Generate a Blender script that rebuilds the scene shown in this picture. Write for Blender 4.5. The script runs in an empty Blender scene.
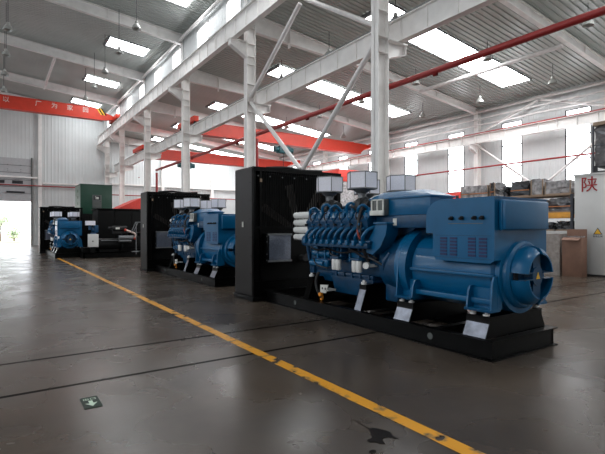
import bpy, bmesh, math, random
from mathutils import Vector, Matrix
R = random.Random(7)
PI = math.pi
C = bpy.context.scene.collection
scene = bpy.context.scene

# ------------------------------------------------------------------ materials
def lin(c):
    return tuple(((x / 255) / 12.92 if x / 255 <= .04045 else ((x / 255 + .055) / 1.055) ** 2.4) for x in c) + (1,)
def mat(name, rgb, rough=.5, metal=0., var=.12, scale=6., spec=.5, bump=0., coat=0.):
    m = bpy.data.materials.new(name); m.use_nodes = True
    nt = m.node_tree; b = nt.nodes['Principled BSDF']
    b.inputs['Roughness'].default_value = rough; b.inputs['Metallic'].default_value = metal
    b.inputs['Specular IOR Level'].default_value = spec
    b.inputs['Coat Weight'].default_value = coat
    tc = nt.nodes.new('ShaderNodeTexCoord'); n = nt.nodes.new('ShaderNodeTexNoise')
    n.inputs['Scale'].default_value = scale; n.inputs['Detail'].default_value = 5
    nt.links.new(tc.outputs['Object'], n.inputs['Vector'])
    mr = nt.nodes.new('ShaderNodeMapRange'); mr.inputs['To Min'].default_value = 1 - var; mr.inputs['To Max'].default_value = 1 + var
    mr.inputs['From Min'].default_value = .3; mr.inputs['From Max'].default_value = .7
    nt.links.new(n.outputs['Fac'], mr.inputs['Value'])
    mx = nt.nodes.new('ShaderNodeVectorMath'); mx.operation = 'SCALE'
    mx.inputs[0].default_value = lin(rgb)[:3]
    nt.links.new(mr.outputs['Result'], mx.inputs['Scale'])
    nt.links.new(mx.outputs['Vector'], b.inputs['Base Color'])
    if bump:
        bp = nt.nodes.new('ShaderNodeBump'); bp.inputs['Strength'].default_value = bump; bp.inputs['Distance'].default_value = .02
        nt.links.new(n.outputs['Fac'], bp.inputs['Height']); nt.links.new(bp.outputs['Normal'], b.inputs['Normal'])
    return m
def emit(name, rgb, s, back=False):
    m = bpy.data.materials.new(name); m.use_nodes = True; nt = m.node_tree
    nt.nodes.remove(nt.nodes['Principled BSDF'])
    e = nt.nodes.new('ShaderNodeEmission'); e.inputs['Color'].default_value = lin(rgb); e.inputs['Strength'].default_value = s
    nt.links.new(e.outputs[0], nt.nodes['Material Output'].inputs['Surface'])
    m.cycles.emission_sampling = 'FRONT_BACK' if back else 'FRONT'
    return m

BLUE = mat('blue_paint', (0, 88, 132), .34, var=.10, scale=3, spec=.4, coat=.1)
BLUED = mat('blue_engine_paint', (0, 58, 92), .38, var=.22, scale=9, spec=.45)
BLACK = mat('black_gloss_paint', (3, 3, 3), .32, var=.2, scale=5, spec=.14)
BLACKM = mat('black_satin_paint', (4, 4, 4), .5, var=.25, scale=5, spec=.14)
CABSIDE = mat('charcoal_sheet', (17, 14, 13), .42, var=.12, scale=2, spec=.25)
RUBBER = mat('rubber', (14, 14, 15), .7)
STEELW = mat('white_steel_paint', (236, 233, 230), .5, var=.07, scale=2.5)
BRACE = mat('brace_grey_paint', (222, 218, 216), .45, var=.08, scale=4)
DECK = mat('roof_deck_grey', (176, 180, 176), .33, var=.08, scale=.5)
WALLM = mat('wall_sheet_pale', (207, 210, 210), .5, var=.05, scale=.7)
ORANGE = mat('crane_orange', (206, 58, 36), .45, var=.08, scale=2)
PIPE = mat('red_pipe', (150, 38, 36), .4, var=.1, scale=3)
WHITEP = mat('white_filter', (228, 228, 226), .4, var=.05)
MESHW = mat('filter_mesh', (236, 236, 246), .45, var=.05, scale=40)
CHROME = mat('galvanised', (190, 194, 202), .3, metal=.8, var=.15, scale=20)
GREYM = mat('dull_grey_metal', (120, 122, 124), .45, metal=.5, var=.2, scale=10)
DARKMET = mat('dark_cast_metal', (52, 54, 56), .5, metal=.3, var=.25, scale=12)
VENT = mat('vent_slots', (30, 42, 88), .6, var=.2, scale=30)
YEL = mat('warning_yellow', (236, 184, 50), .5)
TAG = mat('label_white', (214, 214, 208), .5)
AMBER = mat('orange_knob', (238, 150, 50), .45)
CARD = mat('cardboard', (132, 100, 84), .75, var=.12, scale=4)
CARDG = mat('silver_wrap_carton', (158, 150, 144), .45, var=.25, scale=7, bump=.4)
FILM = mat('stretch_film_dark', (70, 66, 68), .22, var=.7, scale=5, bump=.8, coat=.4)
FILMG = mat('stretch_film_clear', (150, 146, 146), .25, var=.55, scale=6, bump=.8, coat=.4)
FILMB = mat('stretch_film_black', (24, 24, 27), .25, var=.6, scale=6, bump=.8, coat=.3)
WOOD = mat('pale_batten', (150, 128, 108), .7, var=.15, scale=5)
STRAP = mat('orange_strap', (190, 120, 70), .5)
RACKO = mat('rack_orange', (235, 165, 60), .45)
RACKB = mat('rack_dark', (50, 52, 60), .5)
GREEN = mat('green_canopy_paint', (26, 66, 50), .4, var=.08)
GREENL = mat('pale_green_panel', (110, 128, 118), .5, var=.1)
GREYP = mat('grey_panel', (88, 92, 90), .5)
REDT = mat('red_tarpaulin', (220, 70, 60), .55, var=.1)
CABW = mat('white_cabinet', (206, 206, 204), .4, var=.05, scale=1.5)
REDCH = mat('red_lettering', (160, 18, 24), .5)
TEAL = mat('hoist_teal', (20, 78, 84), .45)
DOORM = mat('door_panel', (176, 176, 178), .45, var=.05)
DARKS = mat('cowl_shade_blue', (6, 14, 30), .6)  # painted shade for the inside of the fan cowl
DARK = mat('dark_gap', (40, 40, 44), .6)
ASPH = mat('outside_paving', (232, 196, 190), .7, var=.08, scale=.6)
GRASS = mat('outside_verge', (200, 196, 150), .9, var=.2, scale=.8)
BARK = mat('bark', (110, 100, 90), .9)
LEAF = mat('leaf', (190, 205, 180), .7, var=.2)
BLDG = mat('far_building', (200, 204, 214), .7)
SIGNG = mat('sign_green', (14, 40, 30), .45, var=.3, scale=20, spec=.2)
SIGNL = mat('sign_pale', (190, 210, 190), .4, var=.1)
OIL = mat('oil', (14, 9, 8), .5, var=.3, scale=20, spec=.1)
CABLE = mat('cable_dark', (26, 24, 28), .55)
COPPER = mat('red_wire', (150, 60, 50), .5)
PINKP = mat('pale_pink_hose', (226, 200, 190), .35)
SKYL = emit('skylight_glow', (250, 253, 255), 8.5)
WINL = emit('window_glow', (246, 250, 255), 3.2)
WINADD = emit('added_window_glow', (236, 244, 255), 3.2)  # glow of the added windows on the unseen left wall

# floor: polished brown-grey concrete, slab joints and the two track slots
def floor_mat():
    m = bpy.data.materials.new('polished_concrete'); m.use_nodes = True
    nt = m.node_tree; N = nt.nodes; L = nt.links; b = N['Principled BSDF']
    tc = N.new('ShaderNodeTexCoord'); sp = N.new('ShaderNodeSeparateXYZ'); L.new(tc.outputs['Object'], sp.inputs[0])
    def noise(scale, det=6, dist=0):
        n = N.new('ShaderNodeTexNoise'); n.inputs['Scale'].default_value = scale; n.inputs['Detail'].default_value = det
        n.inputs['Distortion'].default_value = dist; L.new(tc.outputs['Object'], n.inputs['Vector']); return n
    n1 = noise(.55, 7, .6); n2 = noise(7, 8); n3 = noise(.9, 4, .5)
    r1 = N.new('ShaderNodeValToRGB'); r1.color_ramp.elements[0].position = .3; r1.color_ramp.elements[1].position = .72
    r1.color_ramp.elements[0].color = lin((56, 48, 41)); r1.color_ramp.elements[1].color = lin((86, 76, 67))
    L.new(n1.outputs['Fac'], r1.inputs[0])
    r2 = N.new('ShaderNodeMapRange'); r2.inputs['From Min'].default_value = .3; r2.inputs['From Max'].default_value = .7
    r2.inputs['To Min'].default_value = .92; r2.inputs['To Max'].default_value = 1.08; L.new(n2.outputs['Fac'], r2.inputs[0])
    r3 = N.new('ShaderNodeMapRange'); r3.inputs['From Min'].default_value = .5; r3.inputs['From Max'].default_value = .75
    r3.inputs['To Min'].default_value = 1.; r3.inputs['To Max'].default_value = .8; L.new(n3.outputs['Fac'], r3.inputs[0])
    def math_(op, a, v=None, c=None):
        x = N.new('ShaderNodeMath'); x.operation = op
        for i, s in enumerate((a, v, c)):
            if s is None: continue
            if isinstance(s, (int, float)): x.inputs[i].default_value = s
            else: L.new(s, x.inputs[i])
        return x.outputs[0]
    fac = math_('MULTIPLY', r2.outputs[0], r3.outputs[0])
    def line(axis, pos, w, dark):
        d = math_('ABSOLUTE', math_('SUBTRACT', sp.outputs[axis], pos))
        k = math_('LESS_THAN', d, w)
        return math_('SUBTRACT', 1., math_('MULTIPLY', k, dark))
    spec = None
    for ax, p, w, dk in ((1, 5.15, .032, .96), (1, 6.38, .034, .96), (1, 6.62, .07, .16), (0, 7.6, .012, .55), (0, -.9, .01, .35), (1, 13.2, .02, .5),
                         (1, 21, .02, .5), (1, 29, .02, .5), (0, 13.4, .012, .6), (1, -1, .01, .5)):
        ln = line(ax, p, w, dk); fac = math_('MULTIPLY', fac, ln); spec = ln if spec is None else math_('MULTIPLY', spec, ln)
    L.new(math_('MULTIPLY', spec, .42), b.inputs['Specular IOR Level'])
    v = N.new('ShaderNodeVectorMath'); v.operation = 'SCALE'; L.new(r1.outputs[0], v.inputs[0]); L.new(fac, v.inputs['Scale'])
    L.new(v.outputs[0], b.inputs['Base Color'])
    rr = N.new('ShaderNodeMapRange'); rr.inputs['From Min'].default_value = .3; rr.inputs['From Max'].default_value = .7
    rr.inputs['To Min'].default_value = .22; rr.inputs['To Max'].default_value = .32
    L.new(n3.outputs['Fac'], rr.inputs[0]); L.new(rr.outputs[0], b.inputs['Roughness'])
    return m
FLOOR = floor_mat()
def paint_mat():
    m = bpy.data.materials.new('worn_yellow_paint'); m.use_nodes = True
    nt = m.node_tree; N = nt.nodes; L = nt.links; b = N['Principled BSDF']
    tc = N.new('ShaderNodeTexCoord'); n = N.new('ShaderNodeTexNoise'); n.inputs['Scale'].default_value = 5; n.inputs['Detail'].default_value = 9
    L.new(tc.outputs['Object'], n.inputs['Vector'])
    r = N.new('ShaderNodeValToRGB'); r.color_ramp.elements[0].position = .38; r.color_ramp.elements[1].position = .47
    r.color_ramp.elements[0].color = lin((100, 84, 60)); r.color_ramp.elements[1].color = lin((214, 148, 22))
    L.new(n.outputs['Fac'], r.inputs[0]); L.new(r.outputs[0], b.inputs['Base Color'])
    a = N.new('ShaderNodeMath'); a.operation = 'GREATER_THAN'; a.inputs[1].default_value = .385
    L.new(n.outputs['Fac'], a.inputs[0]); L.new(a.outputs[0], b.inputs['Alpha'])
    b.inputs['Roughness'].default_value = .4
    return m
PAINT = paint_mat()

# ------------------------------------------------------------------ mesh helpers
class MB:
    def __init__(s): s.bm = bmesh.new()
    def box(s, x0, x1, y0, y1, z0, z1, bev=0.):
        x0, x1 = min(x0, x1), max(x0, x1); y0, y1 = min(y0, y1), max(y0, y1); z0, z1 = min(z0, z1), max(z0, z1)
        r = bmesh.ops.create_cube(s.bm, size=1, matrix=Matrix.Translation(((x0 + x1) / 2, (y0 + y1) / 2, (z0 + z1) / 2)) @ Matrix.Diagonal((x1 - x0, y1 - y0, z1 - z0, 1)))
        if bev:
            es = list({e for v in r['verts'] for e in v.link_edges})
            bmesh.ops.bevel(s.bm, geom=es, offset=min(bev, .45 * min(x1 - x0, y1 - y0, z1 - z0)), segments=2, affect='EDGES', profile=.5)
        return s
    def cyl(s, p0, p1, r, r2=None, n=16, cap=True):
        p0 = Vector(p0); p1 = Vector(p1); d = p1 - p0
        q = d.to_track_quat('Z', 'Y').to_matrix().to_4x4()
        bmesh.ops.create_cone(s.bm, cap_ends=cap, segments=n, radius1=r, radius2=r if r2 is None else r2, depth=d.length,
                              matrix=Matrix.Translation((p0 + p1) / 2) @ q)
        return s
    def bar(s, p0, p1, w, h):
        p0 = Vector(p0); p1 = Vector(p1); d = p1 - p0
        q = d.to_track_quat('Z', 'Y').to_matrix().to_4x4()
        bmesh.ops.create_cube(s.bm, size=1, matrix=Matrix.Translation((p0 + p1) / 2) @ q @ Matrix.Diagonal((w, h, d.length, 1)))
        return s
    def sph(s, c, r, sc=(1, 1, 1), n=12):
        bmesh.ops.create_uvsphere(s.bm, u_segments=n, v_segments=max(6, n // 2), radius=r, matrix=Matrix.Translation(c) @ Matrix.Diagonal((*sc, 1)))
        return s
    def prism(s, pts, axis, a0, a1):      # pts: 2-D outline in the two other axes (in x,y,z order)
        def P(p, a): return {0: (a, p[0], p[1]), 1: (p[0], a, p[1]), 2: (p[0], p[1], a)}[axis]
        A = [s.bm.verts.new(P(p, a0)) for p in pts]; B = [s.bm.verts.new(P(p, a1)) for p in pts]
        n = len(pts); fs = [s.bm.faces.new(A), s.bm.faces.new(B[::-1])]
        for i in range(n): fs.append(s.bm.faces.new((A[i], B[i], B[(i + 1) % n], A[(i + 1) % n])))
        bmesh.ops.recalc_face_normals(s.bm, faces=fs)
        return s
    def tube(s, pts, r, n=8, sub=4):
        P = [Vector(p) for p in pts]
        if sub > 1 and len(P) > 2:
            Q = []
            for i in range(len(P) - 1):
                a, b, c, d = P[max(i - 1, 0)], P[i], P[i + 1], P[min(i + 2, len(P) - 1)]
                for k in range(sub):
                    t = k / sub
                    Q.append(.5 * ((2 * b) + (c - a) * t + (2 * a - 5 * b + 4 * c - d) * t * t + (3 * b - 3 * c + d - a) * t ** 3))
            P = Q + [P[-1]]
        prev = None; up = Vector((0, 0, 1)); rings = []
        for i, p in enumerate(P):
            t = (P[min(i + 1, len(P) - 1)] - P[max(i - 1, 0)]).normalized()
            if prev is None:
                prev = t.cross(up if abs(t.z) < .9 else Vector((1, 0, 0))).normalized()
            prev = (prev - t * prev.dot(t)).normalized(); o = t.cross(prev)
            rings.append([s.bm.verts.new(p + (prev * math.cos(2 * PI * k / n) + o * math.sin(2 * PI * k / n)) * r) for k in range(n)])
        fs = []
        for a, b in zip(rings, rings[1:]):
            for k in range(n): fs.append(s.bm.faces.new((a[k], a[(k + 1) % n], b[(k + 1) % n], b[k])))
        fs.append(s.bm.faces.new(rings[0][::-1])); fs.append(s.bm.faces.new(rings[-1]))
        bmesh.ops.recalc_face_normals(s.bm, faces=fs)
        return s
    def lathe(s, prof, c, axis='Y', n=40, a0=0., a1=2 * PI):    # prof: (radius, along-axis)
        full = abs(a1 - a0 - 2 * PI) < 1e-6; m = n if full else n + 1
        def P(r, h, a):
            u, v = r * math.cos(a), r * math.sin(a)
            return {'Y': (c[0] + u, c[1] + h, c[2] + v), 'Z': (c[0] + u, c[1] + v, c[2] + h), 'X': (c[0] + h, c[1] + u, c[2] + v)}[axis]
        rings = [[s.bm.verts.new(P(r, h, a0 + (a1 - a0) * k / n)) for k in range(m)] for r, h in prof]
        fs = []
        for a, b in zip(rings, rings[1:]):
            for k in range(n if full else n):
                k2 = (k + 1) % m
                fs.append(s.bm.faces.new((a[k], a[k2], b[k2], b[k])))
        if not full:
            fs.append(s.bm.faces.new([r[0] for r in rings])); fs.append(s.bm.faces.new([r[-1] for r in rings][::-1]))
            for a, b in ((rings[-1], rings[0]),):
                for k in range(n): fs.append(s.bm.faces.new((a[k], a[k + 1], b[k + 1], b[k])))
        else:
            for rg, rr in ((rings[0], prof[0][0]), (rings[-1], prof[-1][0])):
                if rr > 1e-4: fs.append(s.bm.faces.new(rg))
        bmesh.ops.remove_doubles(s.bm, verts=[v for r in rings for v in r], dist=1e-5)
        bmesh.ops.recalc_face_normals(s.bm, faces=[f for f in fs if f.is_valid])
        return s
    def build(s, name, m, parent=None, smooth=True, **kw):
        me = bpy.data.meshes.new(name); s.bm.to_mesh(me); s.bm.free()
        me.materials.append(m)
        if smooth:
            me.shade_smooth(); me.set_sharp_from_angle(angle=math.radians(32))
        o = bpy.data.objects.new(name, me); C.objects.link(o)
        if parent is not None: o.parent = parent
        for k, v in kw.items(): o[k] = v
        return o
def split(mb, name, m, parent, **kw):
    """one object per loose piece"""
    bm = mb.bm; bm.verts.index_update(); seen = set(); out = []
    for v in bm.verts:
        if v in seen: continue
        st = [v]; seen.add(v); grp = [v]
        while st:
            a = st.pop()
            for e in a.link_edges:
                b = e.other_vert(a)
                if b not in seen: seen.add(b); st.append(b); grp.append(b)
        g = set(grp); fs = [f for f in bm.faces if f.verts[0] in g]
        q = MB(); mp = {x: q.bm.verts.new(x.co) for x in grp}
        for f in fs: q.bm.faces.new([mp[x] for x in f.verts])
        out.append(q.build(name, m, parent, **kw))
    bm.free()
    return out
def struct(name, mb, m, parent=None, **k):
    o = mb.build(name, m, parent, **k)
    if parent is None: o['kind'] = 'structure'
    return o
def thing(name, label, cat, loc=(0, 0, 0), rz=0, group=None):
    o = bpy.data.objects.new(name, None); C.objects.link(o); o.empty_display_size = .3
    o.location = loc; o.rotation_euler = (0, 0, rz); o['label'] = label; o['category'] = cat
    if group: o['group'] = group
    return o
def tag(o, label, cat, group=None):
    o['label'] = label; o['category'] = cat
    if group: o['group'] = group
    return o
def copy_tree(o, parent=None):
    c = o.copy(); C.objects.link(c); c.parent = parent
    for ch in list(o.children): copy_tree(ch, c)
    return c
def text_mesh(name, s, size, m, M, parent, ext=.004, bold=0.):
    cu = bpy.data.curves.new(name, 'FONT'); cu.body = s; cu.size = size; cu.extrude = ext
    cu.align_x = 'CENTER'; cu.align_y = 'CENTER'; cu.resolution_u = 3; cu.offset = bold
    t = bpy.data.objects.new(name + '_tmp', cu); C.objects.link(t)
    dg = bpy.context.evaluated_depsgraph_get(); dg.update()
    me = bpy.data.meshes.new_from_object(t.evaluated_get(dg))
    bpy.data.objects.remove(t); me.materials.clear(); me.materials.append(m); me.transform(M)
    o = bpy.data.objects.new(name, me); C.objects.link(o); o.parent = parent
    return o

# ------------------------------------------------------------------ building shell
YE = 48.5; YB = -8.0; XA = 9.25; XW = 25.8; XL = -15.0; XR = -3.0
def roof1(x): return 12.85 + .1 * (XA - x) if x > XR else 12.85 + .1 * (XA - XR) - .1 * (XR - x)
def roof2(x): return 11.05 - .112 * (x - XA)
f_ = MB().box(XL - .2, XW + .2, YB - .2, YE + .2, -.2, 0); struct('floor', f_, FLOOR, smooth=False)

def deck(pts, y0, y1, pitch=.25, h=.045):     # sheet ribbed across Y, following pts (x,z)
    mb = MB(); bm = mb.bm; ys = []; y = y0
    while y < y1:
        ys += [(y, 0), (y + pitch * .55, 0), (y + pitch * .62, h), (y + pitch * .93, h)]; y += pitch
    ys.append((min(y, y1 + pitch), 0))
    rows = [[bm.verts.new((x, yy, z + dz)) for yy, dz in ys] for x, z in pts]
    for a, b in zip(rows, rows[1:]):
        for i in range(len(ys) - 1): bm.faces.new((a[i], a[i + 1], b[i + 1], b[i]))
    top = [[bm.verts.new((x, yy, z + .16)) for yy in (ys[0][0], ys[-1][0])] for x, z in pts]
    for a, b in zip(top, top[1:]): bm.faces.new((a[0], b[0], b[1], a[1]))
    return mb
struct('ceiling', deck([(XL, roof1(XL)), (XR, roof1(XR)), (XA + .2, roof1(XA + .2))], YB, YE), DECK, smooth=False)
o = deck([(XA + .1, roof2(XA + .1)), (XW + .2, roof2(XW + .2))], YB, YE).build('ceiling', DECK, None, smooth=False); o['kind'] = 'structure'

def sheet_y(x0, x1, z0, z1f, y, holes=(), pitch=.3, h=.014, thick=.14, sgn=-1):
    """wall in an X-Z plane with vertical ribs; holes: (xa, xb, za, zb)"""
    mb = MB(); bm = mb.bm
    cuts = sorted({x0, x1, *[c for hh in holes for c in hh[:2]]})
    for a, b in zip(cuts, cuts[1:]):
        hs = [hh for hh in holes if hh[0] <= a + 1e-6 and hh[1] >= b - 1e-6]
        segs = []; z = z0
        for hh in sorted(hs, key=lambda q: q[2]):
            if hh[2] > z: segs.append((z, hh[2]))
            z = hh[3]
        segs.append((z, None))
        for za, zb in segs:
            n = max(1, round((b - a) / pitch)); p = (b - a) / n; prev = None
            for i in range(n):
                for fx, d in ((0, 0), (.6, 0), (.7, h), (.9, h), (1, 0)):
                    if fx == 0 and i > 0: continue
                    x = a + (i + fx) * p; yy = y + sgn * (thick / 2 + d + .004)
                    v = (bm.verts.new((x, yy, za)), bm.verts.new((x, yy, z1f(x) if zb is None else zb)))
                    if prev: bm.faces.new((prev[0], v[0], v[1], prev[1]))
                    prev = v
            zt = max(z1f(a), z1f(b)) if zb is None else zb
            mb.prism([(a, za), (b, za), (b, z1f(b) if zb is None else zb), (a, z1f(a) if zb is None else zb)], 1, y - thick / 2, y + thick / 2)
    return mb
def sheet_x(y0, y1, z0, z1, x, holes=(), sgn=-1, pitch=.3, h=.014, thick=.12):
    m = sheet_y(y0, y1, z0, lambda q: z1, 0, holes, pitch, h, thick, sgn)
    for v in m.bm.verts: v.co = Vector((x + v.co.y, v.co.x, v.co.z))
    bmesh.ops.reverse_faces(m.bm, faces=m.bm.faces[:])
    return m

# end wall with its sectional door opening
DX0, DX1, DZ = -2.0, 2.79, 4.0
struct('wall_back', sheet_y(XL, XA, 0, lambda x: roof1(x), YE + .07, [(DX0, DX1, 0, DZ)]), WALLM, smooth=False)
o = sheet_y(XA, XW, 0, lambda x: roof2(x), YE + .07).build('wall_back', WALLM, None, smooth=False); o['kind'] = 'structure'
struct('wall_front', MB().prism([(XL - .1, 0), (XW + .1, 0), (XW + .1, 9.35), (XA, 11.2), (XA, 13.0), (XR, 14.2), (XL - .1, 13.0)], 1, YB - .2, YB - .05), WALLM, smooth=False)
LW = [(y - .65, y + .65) for y in range(-6, 47, 4)]  # window openings added in the unseen left wall to let light in
struct('wall_left', sheet_x(YB - .15, YE + .1, 0, 13.0, XL - .06, [(a, b, 4, 8) for a, b in LW] , 1), WALLM, smooth=False)
WY = [3.8, 7.8, 11.85, 15.6, 19.6, 23.6, 27.6, 31.6, 35.6, 39.6, 43.6]
struct('wall_right', sheet_x(YB - .15, YE + .1, 0, 9.3, XW + .06, [(y - .65, y + .65, 4.0 if y != 23.6 else 5.4, 8.0) for y in WY]), WALLM, smooth=False)
# clerestory wall of the tall hall, above the lower roof
CY = [3, 7, 11, 15, 19, 22.7, 26.8, 30.6, 34.5, 38.3, 42.3, 46.2]
struct('wall_left', sheet_x(YB - .15, YE + .1, 10.45, 12.84, XA - .1, [(y - .75, y + .75, 11.15, 12.2) for y in CY]), WALLM, smooth=False)

wn = [0]
def face(*pts):
    mb = MB(); mb.bm.faces.new([mb.bm.verts.new(p) for p in pts]); return mb
def pane_x(x, ya, yb, za, zb, d):      # d: +1 faces +x
    p = [(x, ya, za), (x, yb, za), (x, yb, zb), (x, ya, zb)]
    return face(*(p if d > 0 else p[::-1]))
def window(pane, m, frame=None, fm=DARK):
    wn[0] += 1
    o = struct('window_%d' % wn[0], pane, m, smooth=False)
    if frame is not None: frame.build('window_frame', fm, o)
    return o
for a, b in LW:
    window(pane_x(XL - .05, a, b, 4, 8, 1), WINADD, MB().box(XL - .04, XL, a, b, 5.28, 5.33).box(XL - .04, XL, a, b, 6.6, 6.65))  # added glowing panes out of view, they light the hall from the left
for y in WY:
    zb = 4.0 if y != 23.6 else 5.4
    fr = MB()
    for z in (zb + .02, 5.3, 6.6, 7.98):
        if z >= zb: fr.box(XW - .01, XW + .04, y - .65, y + .65, z - .025, z + .025)
    for yy in (y - .63, y + .63): fr.box(XW - .03, XW + .04, yy - .025, yy + .025, zb, 8)
    window(pane_x(XW + .05, y - .65, y + .65, zb, 8.0, -1), WINL, fr)
for y in CY:
    fr = MB()
    for yy in (y - .72, y + .72): fr.box(XA - .2, XA - .14, yy - .04, yy + .04, 11.15, 12.2)
    for z in (11.18, 12.17): fr.box(XA - .2, XA - .14, y - .75, y + .75, z - .04, z + .04)
    window(pane_x(XA - .12, y - .75, y + .75, 11.15, 12.2, -1), WINL, fr, STEELW)
def skylight(x0, x1, y0, y1, rf, npan, left=False):
    mb = MB(); fr = MB()
    def quad(m, xa, xb, ya, yb, za, zb):
        vs = [m.bm.verts.new((x, y, rf(x) + dz)) for dz in (za, zb) for x, y in ((xa, ya), (xb, ya), (xb, yb), (xa, yb))]
        for q in ((3, 2, 1, 0), (4, 5, 6, 7), (0, 1, 5, 4), (1, 2, 6, 5), (2, 3, 7, 6), (3, 0, 4, 7)): m.bm.faces.new([vs[i] for i in q])
    mb.bm.faces.new([mb.bm.verts.new((x, y, rf(x) - .04)) for x, y in ((x0, y0), (x0, y1), (x1, y1), (x1, y0))])
    for i in range(1, npan):
        x = x0 + (x1 - x0) * i / npan; quad(fr, x - .045, x + .045, y0, y1, -.055, -.042)
    quad(fr, x0 - .12, x0, y0, y1, -.14, -.01); quad(fr, x0 - .05, x1 + .05, y0 - .05, y0, -.07, -.01); quad(fr, x0 - .05, x1 + .05, y1, y1 + .05, -.07, -.01)
    window(mb, SKYL, fr, GREYM)
BAYS = [-2.5, 5.6, 13.9, 22.25, 31.1, 39.1, 46.0]
for y in BAYS:
    skylight(13.05, 23.4, y - .8, y + .8, roof2, 9)
for y in [-3.4, 5, 13.6, 21.9, 30.0, 38.2, 45.6]:
    skylight(5.8, 8.15, y - .75, y + .75, roof1, 2)
    skylight(-14.0, -8.5, y - .75, y + .75, roof1, 4)

# sectional door: raised panels above the opening, jambs
dr = struct('door_1', MB().box(DX0, DX1, YE - .12, YE - .02, DZ + .75, 7.9), DOORM)
p = MB()
for z in (5.35, 5.95, 6.6, 7.25): p.box(DX0, DX1, YE - .135, YE - .12, z - .02, z + .02)
for x in (-1.2, -.1, 1.0, 2.0):
    for z in (6.9, 6.75, 7.3): p.box(x - .05, x + .05, YE - .15, YE - .12, z - .03, z)
p.build('panel_seam', GREYP, dr)
for x in (-1.3, .35, 1.75):
    MB().box(x - .42, x + .42, YE - .15, YE - .12, 5.6, 5.88, .05).build('vision_pane', DARK, dr)
MB().box(DX0 - .25, DX0, YE - .2, YE - .02, 0, 8).box(DX1, DX1 + .12, YE - .2, YE - .02, 0, 8).build('door_track', GREYP, dr)
MB().box(DX0, DX1, YE - .3, YE - .1, 4.0, 4.7).build('bottom_rail', DOORM, dr)
MB().box(.9, 2.3, YE - .36, YE - .3, 4.75, 4.9).build('spring_bar', DARK, dr)

# wall posts and girts on the end wall
def ibeam_z(x, y, z0, z1, dx, dy, fl=.02):   # column: depth dx, flange width dy
    return MB().box(x - dx / 2, x - dx / 2 + fl, y - dy / 2, y + dy / 2, z0, z1).box(x + dx / 2 - fl, x + dx / 2, y - dy / 2, y + dy / 2, z0, z1).box(x - dx / 2, x + dx / 2, y - .01, y + .01, z0, z1)
tn = 0
for x in (-9, -3, 3.5, 14.8, 20.4):
    tn += 1; z1 = (roof1(x) if x < XA else roof2(x)) - .1
    struct('trim_%d' % tn, MB().box(x - .14, x + .14, YE - .32, YE - .3, 0, z1).box(x - .14, x + .14, YE - .05, YE - .03, 0, z1).box(x - .01, x + .01, YE - .3, YE - .05, 0, z1), STEELW)
for z, xa, xb in ((6.2, XL, 3.3), (5.75, 3.7, XA - .3), (6.0, XA + .5, XW - .3)):
    tn += 1; struct('trim_%d' % tn, MB().box(xa, xb, YE - .28, YE - .08, z - .07, z + .07), STEELW)

# ------------------------------------------------------------------ steel frame
COLY = [1.55, 9.65, 17.75, 25.8, 33.8, 41.8, 48.1]
NM = {1.55: 'level with the camera', 9.65: 'nearest the camera, behind the big blue engine', 17.75: 'rising behind the nearest black radiator enclosure', 25.8: 'third from the camera in the middle row',
      33.8: 'fourth from the camera in the middle row', 41.8: 'last but one before the end wall in the middle row', 48.1: 'against the end wall in the middle row'}
for y in COLY:
    if y < 5: continue
    t = thing('steel_column', 'white painted steel column ' + NM[y], 'column', (XA, y, 0), group='columns between the two halls')
    ibeam_z(0, 0, .03, 12.4, .42, .30).build('shaft', STEELW, t)
    MB().box(-.32, .32, -.25, .25, 0, .03).build('base_plate', STEELW, t)
    s = MB()
    for z in (7.1, 6.65, 7.85, 8.7, 9.6, 9.05, 10.3, 11.6): s.box(-.2, .2, -.15, .15, z - .012, z + .012)
    split(s, 'stiffener_plate', STEELW, t)
    MB().prism([(-.21, 9.0), (-.95, 9.42), (-.95, 9.64), (-.21, 9.64)], 1, -.012, .012).box(-1.0, -.21, -.15, .15, 9.64, 9.66).box(-.97, -.95, -.13, .13, 9.42, 9.64).prism([(-.21, 9.0), (-.95, 9.42), (-.95, 9.40), (-.21, 8.98)], 1, -.13, .13).build('bracket', STEELW, t)
    MB().prism([(.21, 6.55), (.95, 6.78), (.95, 7.05), (.21, 7.05)], 1, -.012, .012).box(.21, 1.0, -.15, .15, 7.05, 7.09).box(.93, .95, -.13, .13, 6.78, 7.05).prism([(.21, 6.55), (.95, 6.78), (.95, 6.76), (.21, 6.53)], 1, -.13, .13).build('bracket', STEELW, t)
def ordn(i): return ['nearest', 'second nearest', 'third nearest', 'fourth nearest', 'fifth nearest', 'farthest'][i]
vis = [y for y in COLY if y > 5]
for i, y in enumerate(vis):
    t = thing('steel_column', 'grey white wall column on the right windowed wall, %s to the camera' % ordn(i), 'column', (XW - .3, y, 0), group='columns along the right wall')
    ibeam_z(0, 0, .03, 9.0, .36, .28).build('shaft', STEELW, t)
    MB().box(-.28, .28, -.2, .2, 0, .03).build('base_plate', STEELW, t)
    MB().prism([(-.18, 6.35), (-.8, 6.6), (-.8, 6.84), (-.18, 6.84)], 1, -.012, .012).box(-.82, -.18, -.14, .14, 6.84, 6.86).prism([(-.18, 6.35), (-.8, 6.6), (-.8, 6.58), (-.18, 6.33)], 1, -.12, .12).build('bracket', STEELW, t)
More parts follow.
